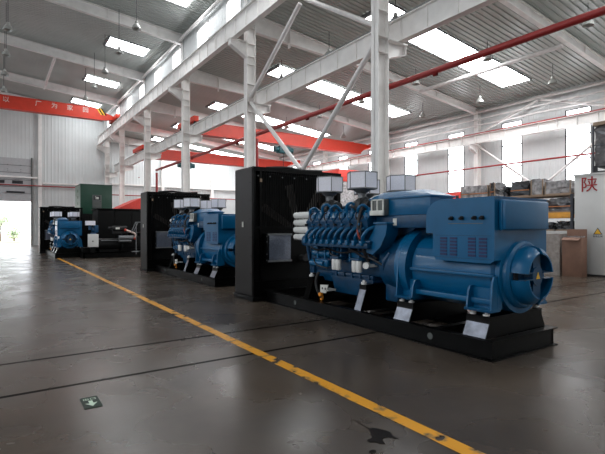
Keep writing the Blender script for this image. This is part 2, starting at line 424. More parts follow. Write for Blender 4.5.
# roof beams
def tapered(y, pts_b, pts_t, w=.24):          # I-section following two polylines (x,z)
    n = len(pts_b); m = MB()
    for i in range(n - 1):
        b0, b1, t0, t1 = pts_b[i], pts_b[i + 1], pts_t[i], pts_t[i + 1]
        m.prism([b0, b1, t1, t0], 1, y - .01, y + .01)
        m.prism([b0, b1, (b1[0], b1[1] - .03), (b0[0], b0[1] - .03)], 1, y - w / 2, y + w / 2)
        m.prism([t0, t1, (t1[0], t1[1] + .03), (t0[0], t0[1] + .03)], 1, y - w / 2, y + w / 2)
    return m
for i, y in enumerate(vis[1:]):
    xs = [XL + .1, -9, XR, 3.1, 6.2, XA - .24]
    t = thing('roof_beam', 'white tapered roof beam of the tall hall, %s across the ceiling' % ordn(i), 'beam', (0, y, 0), group='roof beams of the tall hall')
    tapered(0, [(x, roof1(x) - .62) for x in xs], [(x, roof1(x) - .1) for x in xs]).build('girder', STEELW, t)
    s = MB()
    for x in (-6, -1, 2, 5, 7.6): s.box(x - .012, x + .012, -.11, .11, roof1(x) - .62, roof1(x) - .1)
    split(s, 'stiffener_plate', STEELW, t)
for i, y in enumerate(vis):
    a, b = XA + .22, XW - .5
    t = thing('roof_beam', 'grey sloping roof beam over the side hall with the red cranes, %s' % ordn(i), 'beam', (0, y, 0), group='roof beams of the side hall')
    tapered(0, [(a, 10.2), (15, 9.95), (b, 8.85)], [(a, roof2(a) - .08), (15, roof2(15) - .08), (b, roof2(b) - .08)], .22).build('girder', STEELW, t)
    s = MB()
    for x in (11.3, 15, 18, 21.5): s.box(x - .012, x + .012, -.1, .1, 9.9 if x < 16 else 10.35 - .163 * (x - 15) + .05, roof2(x) - .08)
    split(s, 'stiffener_plate', STEELW, t)
# crane track girders
def girder(name, label, x, y0, y1, z0, z1, w, cap=None, step=1.0):
    t = thing(name, label, 'girder', (x, y0, z0))
    h = z1 - z0; L = y1 - y0
    MB().box(-.012, .012, 0, L, .02, h - .02).box(-w / 2, w / 2, 0, L, 0, .025).box(-w / 2, w / 2, 0, L, h - .025, h).build('web_and_flanges', STEELW, t)
    MB().box(-.04, .04, 0, L, h, h + .1).build('rail', cap or GREYM, t)
    s = MB(); y = .5
    while y < L - .1:
        s.box(-w / 2 + .07, w / 2 - .07, y - .01, y + .01, .025, h - .025); y += step
    split(s, 'stiffener_plate', STEELW, t)
girder('crane_track_girder', 'deep pale crane track girder high on the left face of the middle columns', 8.45, -2, 48.3, 9.67, 10.5, .24)
girder('crane_track_girder', 'pale crane track girder on the right side of the middle columns, beside the diagonal braces', 9.98, -2, 48.3, 7.1, 7.8, .24)
girder('crane_track_girder', 'cream crane track girder with red rail running along the right windowed wall', 24.95, -2, 48.3, 6.87, 7.42, .32, PIPE)
# struts along the roof
for nm, lab, p0, p1, r in (
    ('eave_tube', 'grey tube under the roof edge above the small high windows', (8.85, -2, 12.42), (8.85, 48, 12.42), .09),
    ('roof_strut', 'pale strut between two roof beams at upper left, ending above the orange crane', (3.3, 33.95, 12.75), (3.3, 41.65, 12.75), .09),
    ('roof_strut', 'long grey strut across the right ceiling between roof beams', (20, 9.8, 9.35), (20, 17.6, 9.35), .10),
    ('eave_tube', 'grey tube along the top of the right windowed wall', (25.45, -2, 8.95), (25.45, 48, 8.95), .08)):
    tag(MB().cyl(p0, p1, r, n=10).build(nm, BRACE), lab, 'strut')
t = thing('wall_truss', 'slender grey truss walkway beam running above the windows of the right wall', 'truss', (25.2, -2, 0))
MB().box(-.04, .04, 0, 50, 8.02, 8.1).box(-.04, .04, 0, 50, 8.42, 8.48).build('chord', BRACE, t)
s = MB()
for k in range(25): s.bar((0, 2 * k, 8.1), (0, 2 * k + 1, 8.44), .02, .02).bar((0, 2 * k + 1, 8.44), (0, 2 * k + 2, 8.1), .02, .02)
s.build('lattice', BRACE, t)
# diagonal bracing of the first bay
def brace(lab, p0, p1, r=.085):
    v = (Vector(p1) - Vector(p0)).normalized()
    tag(MB().cyl(p0, p1, r, n=12).build('diagonal_brace', BRACE), lab, 'brace')
ym = 13.7
brace('steel tube brace rising from the second middle column to the high apex near the ceiling', (XA, 17.62, 7.3), (XA, ym + .1, 9.8))
brace('steel tube brace rising from the nearest middle column to the high apex', (XA, 9.78, 7.5), (XA, ym - .2, 9.85), .075)
brace('steel tube brace from the second middle column down to the low apex', (XA, 17.62, 7.05), (XA, ym + .1, 3.75))
brace('steel tube brace from the nearest middle column down to the low apex', (XA, 9.78, 7.1), (XA, ym - .1, 3.75))
xb = 25.38
brace('pale brace rising to the apex at the top of the right wall, its left arm', (xb, 17.64, 7.55), (xb, 13.8, 8.80), .07)
brace('pale brace rising to the apex at the top of the right wall, its right arm', (xb, 9.76, 7.55), (xb, 13.6, 8.80), .07)
brace('pale brace crossing the wall window down to the wrapped goods, left arm', (xb, 17.64, 6.8), (xb, 13.8, 3.9), .07)
brace('pale brace behind the wrapped goods on the right wall, right arm', (xb, 9.76, 6.8), (xb, 13.6, 3.9), .07)
# red pipes
def pipe(lab, pts, r, brk=()):
    t = thing('red_pipe', lab, 'pipe', (0, 0, 0))
    m = MB()
    for a, b in zip(pts, pts[1:]): m.cyl(a, b, r, n=12).sph(b, r * 1.15, n=10)
    m.build('pipe_run', PIPE, t)
    s = MB()
    for (x, y, z, dx) in brk: s.bar((x, y, z), (x + dx, y, z), .04, .04)
    for y in range(2, 46, 6) if brk else (): s.cyl((pts[0][0], y, pts[0][2] - r * 1.25), (pts[0][0], y + .12, pts[0][2] - r * 1.25), r * .5, n=8)
    if brk: split(s, 'clamp', PIPE, t)
pipe('thick red water pipe sloping across the upper right, passing behind the middle columns', [(9.75, -2, 5.80), (9.75, 18.05, 5.80)], .085, [(9.7, y, 5.8, -.25) for y in (9.8, 17.8)])
pipe('red water pipe between the second and fourth middle columns', [(9.75, 18.3, 5.80), (9.75, 33.2, 5.80)], .085, [(9.7, y, 5.8, -.25) for y in (25.9,)])
pipe('vertical red pipe dropping beside the second middle column', [(9.75, 18.05, 5.6), (9.75, 18.05, 0)], .085)
pipe('vertical red pipe dropping beside the fourth middle column', [(9.75, 33.2, 5.6), (9.75, 33.2, 0)], .085)
pipe('thin red pipe along the right windowed wall behind the goods', [(25.1, -2, 5.38), (25.1, 48.0, 5.38)], .05)
pipe('thin red pipe across the end wall above the door', [(-14.5, 48.05, 5.45), (8.9, 48.05, 5.45)], .05)
pipe('thin red pipe low across the end wall of the side hall', [(9.7, 48.05, 4.9), (24.8, 48.05, 4.9)], .05)

# ------------------------------------------------------------------ overhead cranes
def crane(lab, x0, x1, y, zb, dep, letters=None, hoist=None, rz=0.):
    t = thing('overhead_crane', lab, 'crane', (x0, y, zb))
    L = x1 - x0; w = .42
    e = .32; lo = rz + .10
    out = [(0, lo), (e, lo), (e, lo - .02), (.95, 0), (L - .95, 0), (L - e, lo - .02), (L - e, lo), (L, lo), (L, lo + .28), (L - 1.7, max(dep, lo + .3)), (1.7, max(dep, lo + .3)), (0, lo + .28)]
    MB().prism(out, 1, -w / 2, w / 2).build('box_girder', ORANGE, t)
    MB().box(.9, L - .9, -w / 2 - .09, w / 2 + .09, -.03, .03).box(1.6, L - 1.6, -w / 2 - .05, w / 2 + .05, dep - .02, dep + .02).build('flange', ORANGE, t)
    for x in (0, L):
        MB().box(x - .16, x + .16, -1.5, 1.5, rz + .08, rz + .40, .03).build('end_carriage', ORANGE, t)
        for yy in (-1.2, 1.2): MB().cyl((x - .05, yy, rz + .15), (x + .05, yy, rz + .15), .15).build('wheel', DARKMET, t)
    if letters:
        for x, ch in letters:
            M = Matrix.Translation((x - x0, -w / 2 - .006, dep * .66)) @ Matrix.Rotation(PI / 2, 4, 'X')
            text_mesh('letter', ch, .46, TAG, M, t)
        for k, m in ((0, YEL), (1, BLACKM), (2, YEL), (3, BLACKM)):
            a = 7.0 - x0 + k * .12
            MB().prism([(a, dep * .99), (a + .12, dep * .99), (a + .47, dep * .42), (a + .35, dep * .42)], 1, -w / 2 - .008, -w / 2 - .001).build('chevron_stripe', m, t)
    if hoist is not None:
        x = hoist - x0
        h = MB().box(x - .45, x + .45, -.25, .25, -.62, -.12, .05).cyl((x - .75, 0, -.36), (x + .75, 0, -.36), .2).build('hoist_motor', TEAL, t)
        MB().tube([(x, 0, -.62), (x, 0, -1.5)], .02, sub=1).build('hoist_rope', DARKMET, h)
crane('long orange red overhead crane with white characters at upper left', XL + .55, 8.45, 41.0, 10.62, .95, rz=-.02, letters=[(.74, '以'), (2.85, '厂'), (3.95, '为'), (5.05, '家'), (6.2, '园')])
crane('orange red overhead crane spanning the side hall, teal hoist under it, nearer of two', 9.98, 24.95, 27.5, 7.50, .80, hoist=17.0, rz=.40)
crane('orange red overhead crane spanning the side hall, the farther one', 9.98, 24.95, 38.9, 7.45, .80, hoist=14, rz=.449)

# ------------------------------------------------------------------ high bay lamps
LAMPM = mat('lamp_aluminium', (176, 176, 172), .35, metal=.3)
lamp0 = thing('high_bay_lamp', 'grey bell shaped lamp hanging under the first skylight of the tall hall', 'lamp', (5.5, 21.9, 11.0))
MB().lathe([(.03, .32), (.09, .3), (.11, .2), (.1, .16), (.16, .1), (.24, -.02), (.27, -.16), (.26, -.17), (.22, -.03), (.1, .1), (.0, .12)], (0, 0, 0), 'Z', 20).build('shade', LAMPM, lamp0)
MB().cyl((0, 0, -.02), (0, 0, .08), .07, n=10).build('bulb', WHITEP, lamp0)
MB().cyl((0, 0, .3), (0, 0, 2.1), .018, n=6).build('hanger_rod', DARKMET, lamp0)
words = ['first', 'second', 'third', 'fourth', 'fifth', 'sixth', 'seventh', 'eighth', 'ninth', 'tenth']
first = [True]
def lamp(x, y, z, roofz, lab, grp):
    if first[0]: t = lamp0; first[0] = False
    else: t = copy_tree(lamp0)
    t.location = (x, y, z); t.scale = (.78, .78, .78); t['label'] = lab; t['group'] = grp
    for c in t.children:
        if c.name.startswith('hanger_rod'):
            c.scale = (1, 1, ((roofz - z) / .78 - .3) / 1.8); c.location.z = .3 - .3 * c.scale.z
for i, y in enumerate([21.9, 25.5, 29.2, 32.7, 36.2, 42.5]):
    lamp(5.5, y, 11.0, roof1(5.5), 'bell lamp in the row beside the skylights of the tall hall, %s from the camera' % words[i], 'lamps beside the tall hall skylights')
for i, y in enumerate([21.7, 25.4, 29.2, 33, 37]):
    lamp(.54, y, 11.0, roof1(.54), 'bell lamp in the row at the left edge of the picture, %s from the camera' % words[i], 'lamps at the left edge')
for i, y in enumerate([8.1, 12.3, 16.5, 20.8, 25.1, 29.3, 33.5, 37.7]):
    lamp(18.4, y, 9.3, roof2(18.4), 'bell lamp in the middle row of the side hall, %s from the camera' % words[i], 'lamps in the middle row of the side hall')
for i, y in enumerate([11.5, 15.5, 19.6, 23.5, 27.5, 31.5]):
    lamp(22.5, y, 8.75, roof2(22.5), 'bell lamp in the row nearest the right windows, %s from the camera' % words[i], 'lamps near the right windows')
for i, y in enumerate([12.5, 16.7, 20.9]):
    lamp(12.8, y, 9.65, roof2(12.8), 'bell lamp in the side hall row nearest the middle columns, %s from the camera' % words[i], 'lamps near the middle columns')

# ------------------------------------------------------------------ generator set
AX, AZ = 0., 1.0     # alternator axis; local x across, local y along the set (0 = fan end), z up
def make_genset():
    t = thing('generator_set', 'big blue diesel generator set on a black skid, nearest the camera', 'generator')
    # skid
    m = MB()
    for sx in (-1, 1):
        x = sx * .70
        m.box(x - .012, x + .012, 0, 5.45, .012, .236)
        m.box(x - .06, x + .06, 0, 5.45, 0, .014).box(x - .06, x + .06, 0, 5.45, .226, .24)
    for y in (.02, 5.43): m.box(-.7, .7, y - .012, y + .012, .012, .236).box(-.75, .75, y - .06, y + .06, .228, .242).box(-.75, .75, y - .06, y + .06, 0, .014)
    for y in (1.0, 2.2, 3.2, 4.4): m.box(-.7, .7, y - .05, y + .05, .05, .2)
    sk = m.build('skid_frame', BLACK, t)
    for y in (.93, 4.3): MB().cyl((-.72, y, .125), (-.708, y, .125), .045, n=16).build('lifting_hole', GREYP, sk)
    # cross pedestals: black trapezoid blocks, skylight reflection on their slopes painted as grey plates
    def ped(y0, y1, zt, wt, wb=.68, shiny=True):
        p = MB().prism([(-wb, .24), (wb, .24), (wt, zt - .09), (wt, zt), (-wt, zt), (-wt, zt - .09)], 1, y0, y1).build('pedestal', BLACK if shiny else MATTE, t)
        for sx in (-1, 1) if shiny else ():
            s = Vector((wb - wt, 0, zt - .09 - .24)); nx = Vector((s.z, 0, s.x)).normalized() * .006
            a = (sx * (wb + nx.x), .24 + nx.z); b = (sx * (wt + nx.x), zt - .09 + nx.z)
            MB().prism([(sx * wb, .24), (sx * wt, zt - .09), b, a], 1, y0 + .01, y1 - .01).build('sheen_plate', SHEENP, p, label='sloped side plate with skylight sheen in its grey')
    ped(.10, .44, .50, .60); ped(1.34, 1.66, .50, .60); ped(2.39, 2.56, .66, .56); ped(3.9, 4.07, .66, .56, shiny=False)
    # bolts
    for sx in (-1, 1):
        for y in (.17, .36, 1.40, 1.58):
            MB().cyl((sx * .57, y, .505), (sx * .57, y, .528), .042, n=12).cyl((sx * .57, y, .528), (sx * .57, y, .56), .02, n=6).build('mounting_bolt', WHITEP, t)
        for y in (2.47, 3.98):
            MB().cyl((sx * .54, y, .66), (sx * .54, y, .70), .05, n=12).cyl((sx * .54, y, .70), (sx * .54, y, .73), .024, n=6).build('mounting_bolt', WHITEP, t)
    # alternator body
    prof = [(.40, .04), (.50, .04), (.50, .10), (.465, .12), (.50, .16), (.50, 1.46), (.44, 1.5), (.44, 1.52)]
    al = MB().lathe(prof, (0, 0, AZ), 'Y', 48)
    for sx in (-1, 1):
        al.box(sx * .44, sx * .56, .1, 1.45, .98, 1.02, .008)
        al.box(sx * .38, sx * .55, .1, 1.45, .64, .71, .01)
    al.box(-.46, .46, .12, 1.4, 1.15, 1.3)
    al = al.build('alternator_body', BLUE, t)
    # mounting feet of the alternator
    for sx in (-1, 1):
        for y0, y1 in ((.06, .43), (1.33, 1.66)):
            m = MB().box(sx * .44, sx * .66, y0, y1, .56, .59)
            m.box(sx * .44, sx * .66, y0, y1, .56, .585)
            def plate(y, top, bul):
                m.prism([(sx * .40, .585), (sx * .63, .585), (sx * .60, top - .08), (sx * .56, top), (sx * .40, top)], 1, y - .012, y + .012)
            plate(y0 + .015, 1.0 if y0 < 1 else .84, 0); plate(y1 - .015, .86 if y0 < 1 else 1.15, 0)
            m.box(sx * .46, sx * .50, y0, y1, .58, .84)
            m.build('foot_bracket', BLUE, t)
    # lower feet pads between bracket and bolts
    # ring flange (bell housing)
    MB().lathe([(.42, 1.50), (.60, 1.50), (.60, 1.64), (.585, 1.66), (.585, 1.74), (.42, 1.74)], (0, 0, AZ), 'Y', 48).build('flange_ring', BLUE, t)
    MB().lathe([(.40, 1.74), (.53, 1.74), (.50, 1.95), (.46, 2.2), (.40, 2.2)], (0, 0, AZ), 'Y', 40).box(-.36, .36, 1.88, 2.15, .42, .8, .02).build('flywheel_housing', BLUED, t)
    # fan end: stepped drum and four petals around a recessed hub
    MB().lathe([(.40, .045), (.44, .045), (.43, -.0), (.40, -.03), (.30, -.03), (.0, -.03)], (0, 0, AZ), 'Y', 48).build('end_shield', BLUE, t)
    MB().cyl((0, -.032, AZ), (0, -.05, AZ), .325, n=40).build('cowl_shade_disc', DARKS, t)  # dark disc, shade behind the cowl openings put into its colour
    gap = .22
    for k in range(4):
        a0 = k * PI / 2 + gap / 2 + .02; a1 = (k + 1) * PI / 2 - gap / 2 - .02
        prof = [(.375, -.03), (.372, -.10), (.35, -.165), (.29, -.215), (.27, -.215), (.275, -.19), (.31, -.15), (.33, -.10), (.33, -.03)]
        MB().lathe(prof, (0, 0, AZ), 'Y', 12, a0, a1).build('fan_cowl_petal', BLUE, t)
    MB().lathe([(.24, -.03), (.235, -.06), (.14, -.07), (.12, -.17), (.0, -.17)], (0, 0, AZ), 'Y', 24).build('fan_hub', BLUED, t)
    m = MB()
    for k in range(4):
        a = k * PI / 2; d = Vector((math.cos(a), 0, math.sin(a)))
        for s_ in (-.04, .04):
            o_ = Vector((-d.z, 0, d.x)) * s_
            m.bar(Vector((0, -.15, AZ)) + d * .1 + o_, Vector((0, -.15, AZ)) + d * .33 + o_, .09, .012)
    split(m, 'hub_spoke', BLUED, t)
    st = MB().prism([(-.045, AZ - .04), (.045, AZ - .04), (0, AZ + .045)], 1, -.176, -.171).build('warning_sticker', YEL, t)
    # terminal boxes
    def rounded(y0, y1, z0, z1, r):
        pts = [(y0, z0), (y1, z0)]
        for k in range(9):
            a = PI / 2 * k / 8; pts.append((y1 - r + r * math.cos(a), z1 - r + r * math.sin(a)))
        pts.append((y0, z1)); return pts
    ub = MB().prism(rounded(.04, 1.10, 1.53, 1.98, .24), 0, -.60, .60).build('terminal_box', BLUE, t)
    MB().box(-.605, .605, .03, .88, 1.975, 1.99).build('box_lid', BLUE, ub)
    for y in (.20, .31, .50, .66):
        MB().cyl((-.60, y, 1.73), (-.63, y, 1.73), .026, n=12).cyl((-.63, y, 1.73), (-.66, y, 1.72), .018, n=10).build('cable_gland', RUBBER, ub)
    MB().box(-.606, -.6, .2, .72, 1.655, 1.663).build('nameplate_edge', GREYP, ub)
    lb = MB().prism([(.04, 1.20), (.04, 1.53), (.98, 1.53), (.98, 1.24), (.93, 1.16), (.10, 1.16)][::-1], 0, -.60, .60).build('lower_panel', BLUE, t)
    for y0 in (.14, .30, .58, .74):
        m = MB()
        for k in range(6): m.box(-.608, -.6, y0, y0 + .11, 1.235 + k * .043, 1.262 + k * .043)
        m.build('vent', VENT, lb)
    MB().box(-.604, -.6, .08, .94, 1.205, 1.21).box(-.604, -.6, .08, .94, 1.50, 1.505).build('panel_edge', BLUED, lb)
    MB().box(-.52, .48, -.06, .04, 1.58, 1.945, .02).box(-.535, .495, -.02, .0, 1.57, 1.955, .005).build('end_terminal_box', BLUE, t)
    # ---------------- engine
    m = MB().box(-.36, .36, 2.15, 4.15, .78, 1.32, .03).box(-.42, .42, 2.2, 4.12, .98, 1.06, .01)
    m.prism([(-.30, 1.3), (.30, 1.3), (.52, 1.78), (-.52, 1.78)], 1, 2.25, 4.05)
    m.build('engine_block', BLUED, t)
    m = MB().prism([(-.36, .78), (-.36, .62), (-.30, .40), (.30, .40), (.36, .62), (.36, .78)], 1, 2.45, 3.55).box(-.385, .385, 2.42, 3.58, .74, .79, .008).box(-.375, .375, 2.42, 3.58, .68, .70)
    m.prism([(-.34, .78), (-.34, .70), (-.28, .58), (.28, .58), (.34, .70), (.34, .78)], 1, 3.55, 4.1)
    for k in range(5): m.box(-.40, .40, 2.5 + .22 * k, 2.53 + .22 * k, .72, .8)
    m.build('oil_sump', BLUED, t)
    for sx in (-1, 1):
        # lower rail and eight sloping exhaust arms per bank
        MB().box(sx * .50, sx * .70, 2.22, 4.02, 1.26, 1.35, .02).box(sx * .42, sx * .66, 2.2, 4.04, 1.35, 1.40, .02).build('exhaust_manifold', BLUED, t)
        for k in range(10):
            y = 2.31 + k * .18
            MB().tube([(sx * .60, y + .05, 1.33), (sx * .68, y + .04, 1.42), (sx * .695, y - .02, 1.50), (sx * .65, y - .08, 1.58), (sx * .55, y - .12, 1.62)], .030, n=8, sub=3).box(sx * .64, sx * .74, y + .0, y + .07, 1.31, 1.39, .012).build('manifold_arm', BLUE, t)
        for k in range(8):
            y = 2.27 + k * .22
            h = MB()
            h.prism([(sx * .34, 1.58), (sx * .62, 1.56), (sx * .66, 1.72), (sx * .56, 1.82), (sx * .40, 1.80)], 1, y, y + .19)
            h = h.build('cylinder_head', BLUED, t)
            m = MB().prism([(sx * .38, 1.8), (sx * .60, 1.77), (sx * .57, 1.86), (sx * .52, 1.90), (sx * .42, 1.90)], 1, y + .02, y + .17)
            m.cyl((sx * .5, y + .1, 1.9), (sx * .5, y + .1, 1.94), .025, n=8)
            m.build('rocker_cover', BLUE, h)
            MB().tube([(sx * .60, y + .02, 1.68), (sx * .65, y + .06, 1.78), (sx * .60, y + .10, 1.86), (sx * .52, y + .12, 1.88)], .014, n=6, sub=3).cyl((sx * .62, y + .16, 1.66), (sx * .70, y + .16, 1.66), .02, n=8).build('fuel_line', CABLE if k % 2 else BLUE, h)
    for y, zt in ((3.95, 1.98), (3.55, 2.03), (3.3, 2.0), (2.85, 2.03), (2.55, 1.98)):
        MB().tube([(-.56, y + .04, 1.86), (-.59, y, zt - .04), (-.52, y - .06, zt), (-.42, y - .1, zt - .1)], .026).build('breather_pipe', BLUE, t)
    # centre of the vee
    MB().box(-.28, .28, 2.2, 4.0, 1.75, 1.92, .03).cyl((-.12, 2.2, 1.96), (-.12, 4.0, 1.96), .07).cyl((.14, 2.2, 1.96), (.14, 4.0, 1.96), .07).build('intake_manifold', BLUED, t)
    # side accessories
    MB().box(-.43, -.34, 3.3, 4.1, 1.1, 1.24, .02).cyl((-.42, 3.5, 1.12), (-.42, 4.05, 1.12), .07).build('fuel_pump', BLUE, t)
    MB().box(-.45, -.36, 3.6, 4.1, .86, 1.0, .03).cyl((-.44, 3.7, .92), (-.44, 4.12, .92), .06).build('starter_motor', BLUE, t)
    MB().box(-.46, -.36, 2.3, 2.9, 1.08, 1.2, .02).build('oil_cooler', BLUE, t)
    m = MB()
    for k in range(7): m.box(-.50, -.36, 2.4 + .24 * k, 2.43 + .24 * k, 1.02, 1.26)
    split(m, 'side_rib', BLUE, t)
    MB().tube([(-.46, 4.1, 1.22), (-.54, 3.8, 1.18), (-.5, 3.5, 1.21), (-.55, 3.1, 1.16), (-.5, 2.6, 1.2), (-.5, 2.2, 1.1)], .016, n=6).tube([(-.44, 4.05, 1.0), (-.52, 3.85, .9), (-.45, 3.6, .84)], .014, n=6).tube([(-.52, 3.45, 1.22), (-.55, 3.35, 1.12), (-.5, 3.2, 1.08)], .016, n=6).build('wiring', CABLE, t)
    MB().tube([(-.46, 3.0, 1.15), (-.53, 2.8, 1.22), (-.5, 2.55, 1.12), (-.54, 2.3, 1.1), (-.47, 2.1, 1.0)], .02, n=6).build('wiring', CABLE, t)
    # free (far) end: pulley, water pump
    MB().cyl((0, 4.25, 1.0), (0, 4.45, 1.0), .24, n=24).cyl((-.34, 4.25, 1.34), (-.34, 4.46, 1.34), .12, n=16).box(-.4, .4, 4.1, 4.27, .7, 1.6, .04).tube([(-.38, 4.2, 1.5), (-.46, 4.22, 1.3), (-.42, 4.22, 1.0), (-.36, 4.18, .75)], .035).build('gear_case', BLUED, t)
    # stacked white filters at the free end
    for k in range(4):
        z = 1.41 + .152 * k
        f = MB().lathe([(.0, 4.94), (.045, 4.935), (.064, 4.91), (.068, 4.87), (.054, 4.83), (.054, 4.81), (.068, 4.78), (.068, 4.30), (.055, 4.28), (0, 4.28)], (-.30, 0, z), 'Y', 18).build('oil_filter', WHITEP, t, label='white horizontal filter can')
        MB().lathe([(.0, 4.94), (.045, 4.935), (.064, 4.91), (.068, 4.87), (.054, 4.83), (.054, 4.81), (.068, 4.78), (.068, 4.30), (.055, 4.28), (0, 4.28)], (-.13, 0, z), 'Y', 18).build('oil_filter', WHITEP, t, label='white horizontal filter can')
    MB().box(-.40, -.05, 4.2, 4.30, 1.33, 1.96, .02).build('filter_bracket', BLUED, t)
    # vertical white fuel filters
    for y in (3.10, 3.21, 2.55, 2.66):
        f = MB().lathe([(0, .85), (.042, .852), (.052, .87), (.052, 1.03), (.045, 1.05), (0, 1.05)], (-.58, y, 0), 'Z', 16).build('fuel_filter', WHITEP, t, label='white upright filter can')
    for y in (3.04, 2.49): MB().box(-.64, -.36, y, y + .23, 1.05, 1.09, .01).build('filter_head', BLUED, t)
    MB().cyl((-.52, 2.40, .98), (-.60, 2.36, .98), .055, n=14).box(-.52, -.36, 2.34, 2.44, .95, 1.0).build('pressure_sensor', WHITEP, t)
    # air filters on their turbo elbows
    for x in (-.35, .60):
        for y in (2.73, 3.66):
            H6 = [(x + .268 * math.cos(k * PI / 3), y + .268 * math.sin(k * PI / 3)) for k in range(6)]
            big = [(x + .278 * math.cos(k * PI / 3), y + .278 * math.sin(k * PI / 3)) for k in range(6)]
            a = MB().prism(H6, 2, 2.29, 2.55).build('air_filter', MESHW, t)
            m = MB().prism(big, 2, 2.55, 2.565).prism(big, 2, 2.272, 2.29)
            for px, py in H6: m.cyl((px, py, 2.28), (px, py, 2.56), .008, n=6)
            m.build('filter_frame', GREYM, a)
            MB().lathe([(.0, 2.275), (.16, 2.275), (.14, 2.245), (.075, 2.20), (.065, 2.08), (.085, 2.04), (.085, 1.94), (0, 1.94)], (x, y, 0), 'Z', 20).build('inlet_cone', GREYM, a)
        for y in (2.7, 3.6): MB().cyl((x, y - .2, 1.98), (x, y + .2, 1.98), .11).cyl((x, y - .06, 1.98), (x, y + .06, 1.98), .155).build('turbocharger', DARKMET, t)
    # charge air cooler box above the bell end
    m = MB().box(-.45, .06, 1.15, 2.40, 1.80, 2.07, .01).box(-.47, .08, 1.12, 2.43, 2.055, 2.085, .005)
    lo = [(-.45, 1.14, 2.085), (.06, 1.14, 2.085), (.06, 2.41, 2.085), (-.45, 2.41, 2.085)]; hi = [(-.26, 1.45, 2.19), (-.04, 1.45, 2.19), (-.04, 2.3, 2.19), (-.26, 2.3, 2.19)]
    A = [m.bm.verts.new(p) for p in lo]; B = [m.bm.verts.new(p) for p in hi]; m.bm.faces.new(B); m.bm.faces.new(A[::-1])
    for i in range(4): m.bm.faces.new((A[i], A[(i + 1) % 4], B[(i + 1) % 4], B[i]))
    cc = m.build('charge_cooler', BLUE, t)
    MB().box(-.475, -.47, 1.79, 1.87, 1.64, 1.75).build('data_tag', TAG, cc)
    MB().box(-.47, .3, 1.2, 2.35, 1.60, 1.80, .02).build('cooler_support', BLUED, t)
    d = MB().prism([(1.87, 1.66), (2.12, 1.66), (2.22, 1.5), (2.36, 1.32), (2.34, 1.2), (2.2, 1.17), (2.02, 1.3), (1.9, 1.5)], 0, -.60, -.34)
    d.box(-.63, -.32, 1.85, 2.15, 1.66, 1.69, .006)
    d.build('intake_duct', BLUE, t)
    MB().prism([(1.87, 1.66), (2.12, 1.66), (2.22, 1.5), (2.36, 1.32), (2.34, 1.2), (2.2, 1.17), (2.02, 1.3), (1.9, 1.5)], 0, .34, .60).build('intake_duct', BLUE, t)
    MB().tube([(-.44, 1.95, 1.2), (-.47, 2.05, 1.05), (-.42, 2.1, .9)], .045).build('coolant_elbow', BLUED, t)
    # control junction box, pale frame with two dark windows
    jb = MB().box(-.56, -.44, 1.98, 2.26, 1.80, 2.06, .008).build('junction_box', GREYP, t)
    m = MB()
    for y in (1.98, 2.11, 2.24): m.box(-.575, -.56, y, y + .025, 1.82, 2.06)
    m.box(-.575, -.56, 1.98, 2.265, 2.04, 2.06).box(-.60, -.56, 1.97, 2.27, 1.80, 1.88, .006)
    m.build('junction_frame', TAG, jb)
    MB().tube([(-.55, 2.5, 1.95), (-.66, 2.46, 1.75), (-.68, 2.44, 1.5), (-.62, 2.4, 1.25), (-.5, 2.4, 1.05)], .028, n=8).tube([(-.6, 2.43, 1.8), (-.70, 2.38, 1.55), (-.66, 2.36, 1.3)], .014, n=6).build('wiring_harness', CABLE, t)
    MB().tube([(-.67, 2.47, 1.62), (-.70, 2.44, 1.52), (-.67, 2.42, 1.42)], .022, n=8).build('red_connector', COPPER, t)
    # drain valve and small plate near the skid at the free end
    MB().prism([(3.45, .40), (3.62, .40), (3.62, .54), (3.38, .56)], 0, -.60, -.585).box(-.585, -.40, 3.4, 3.6, .44, .47).build('drain_plate', TAG, t)
    for y in (3.46, 3.55): MB().cyl((-.60, y, .48), (-.606, y, .48), .02, n=10).build('plate_hole', DARK, t)
    MB().cyl((-.56, 3.62, .36), (-.62, 3.62, .36), .036, n=14).box(-.58, -.54, 3.6, 3.65, .25, .34).build('drain_knob', AMBER, t)
    MB().tube([(-.5, 3.8, .75), (-.58, 3.78, .6), (-.6, 3.7, .42), (-.56, 3.62, .3)], .03, n=8).build('drain_hose', RUBBER, t)
    return t
MATTE = mat('matte_black', (3, 3, 3), .75, spec=.05)
SHEENP = mat('skylight_sheen_grey', (112, 116, 126), .3, metal=.8, var=.3, scale=9)  # skylight reflection on black gloss put into a grey metal colour
g1 = make_genset(); g1.location = (5.65, 3.24, 0); g1['group'] = 'blue generator sets'
g2 = copy_tree(g1); g2.location = (5.65, 11.5, 0); g2['label'] = 'big blue diesel generator set between the two black radiator enclosures'
g3 = copy_tree(g1); g3.location = (3.4, 27.5, 0); g3['label'] = 'blue diesel generator set seen end on at the far end of the yellow line'

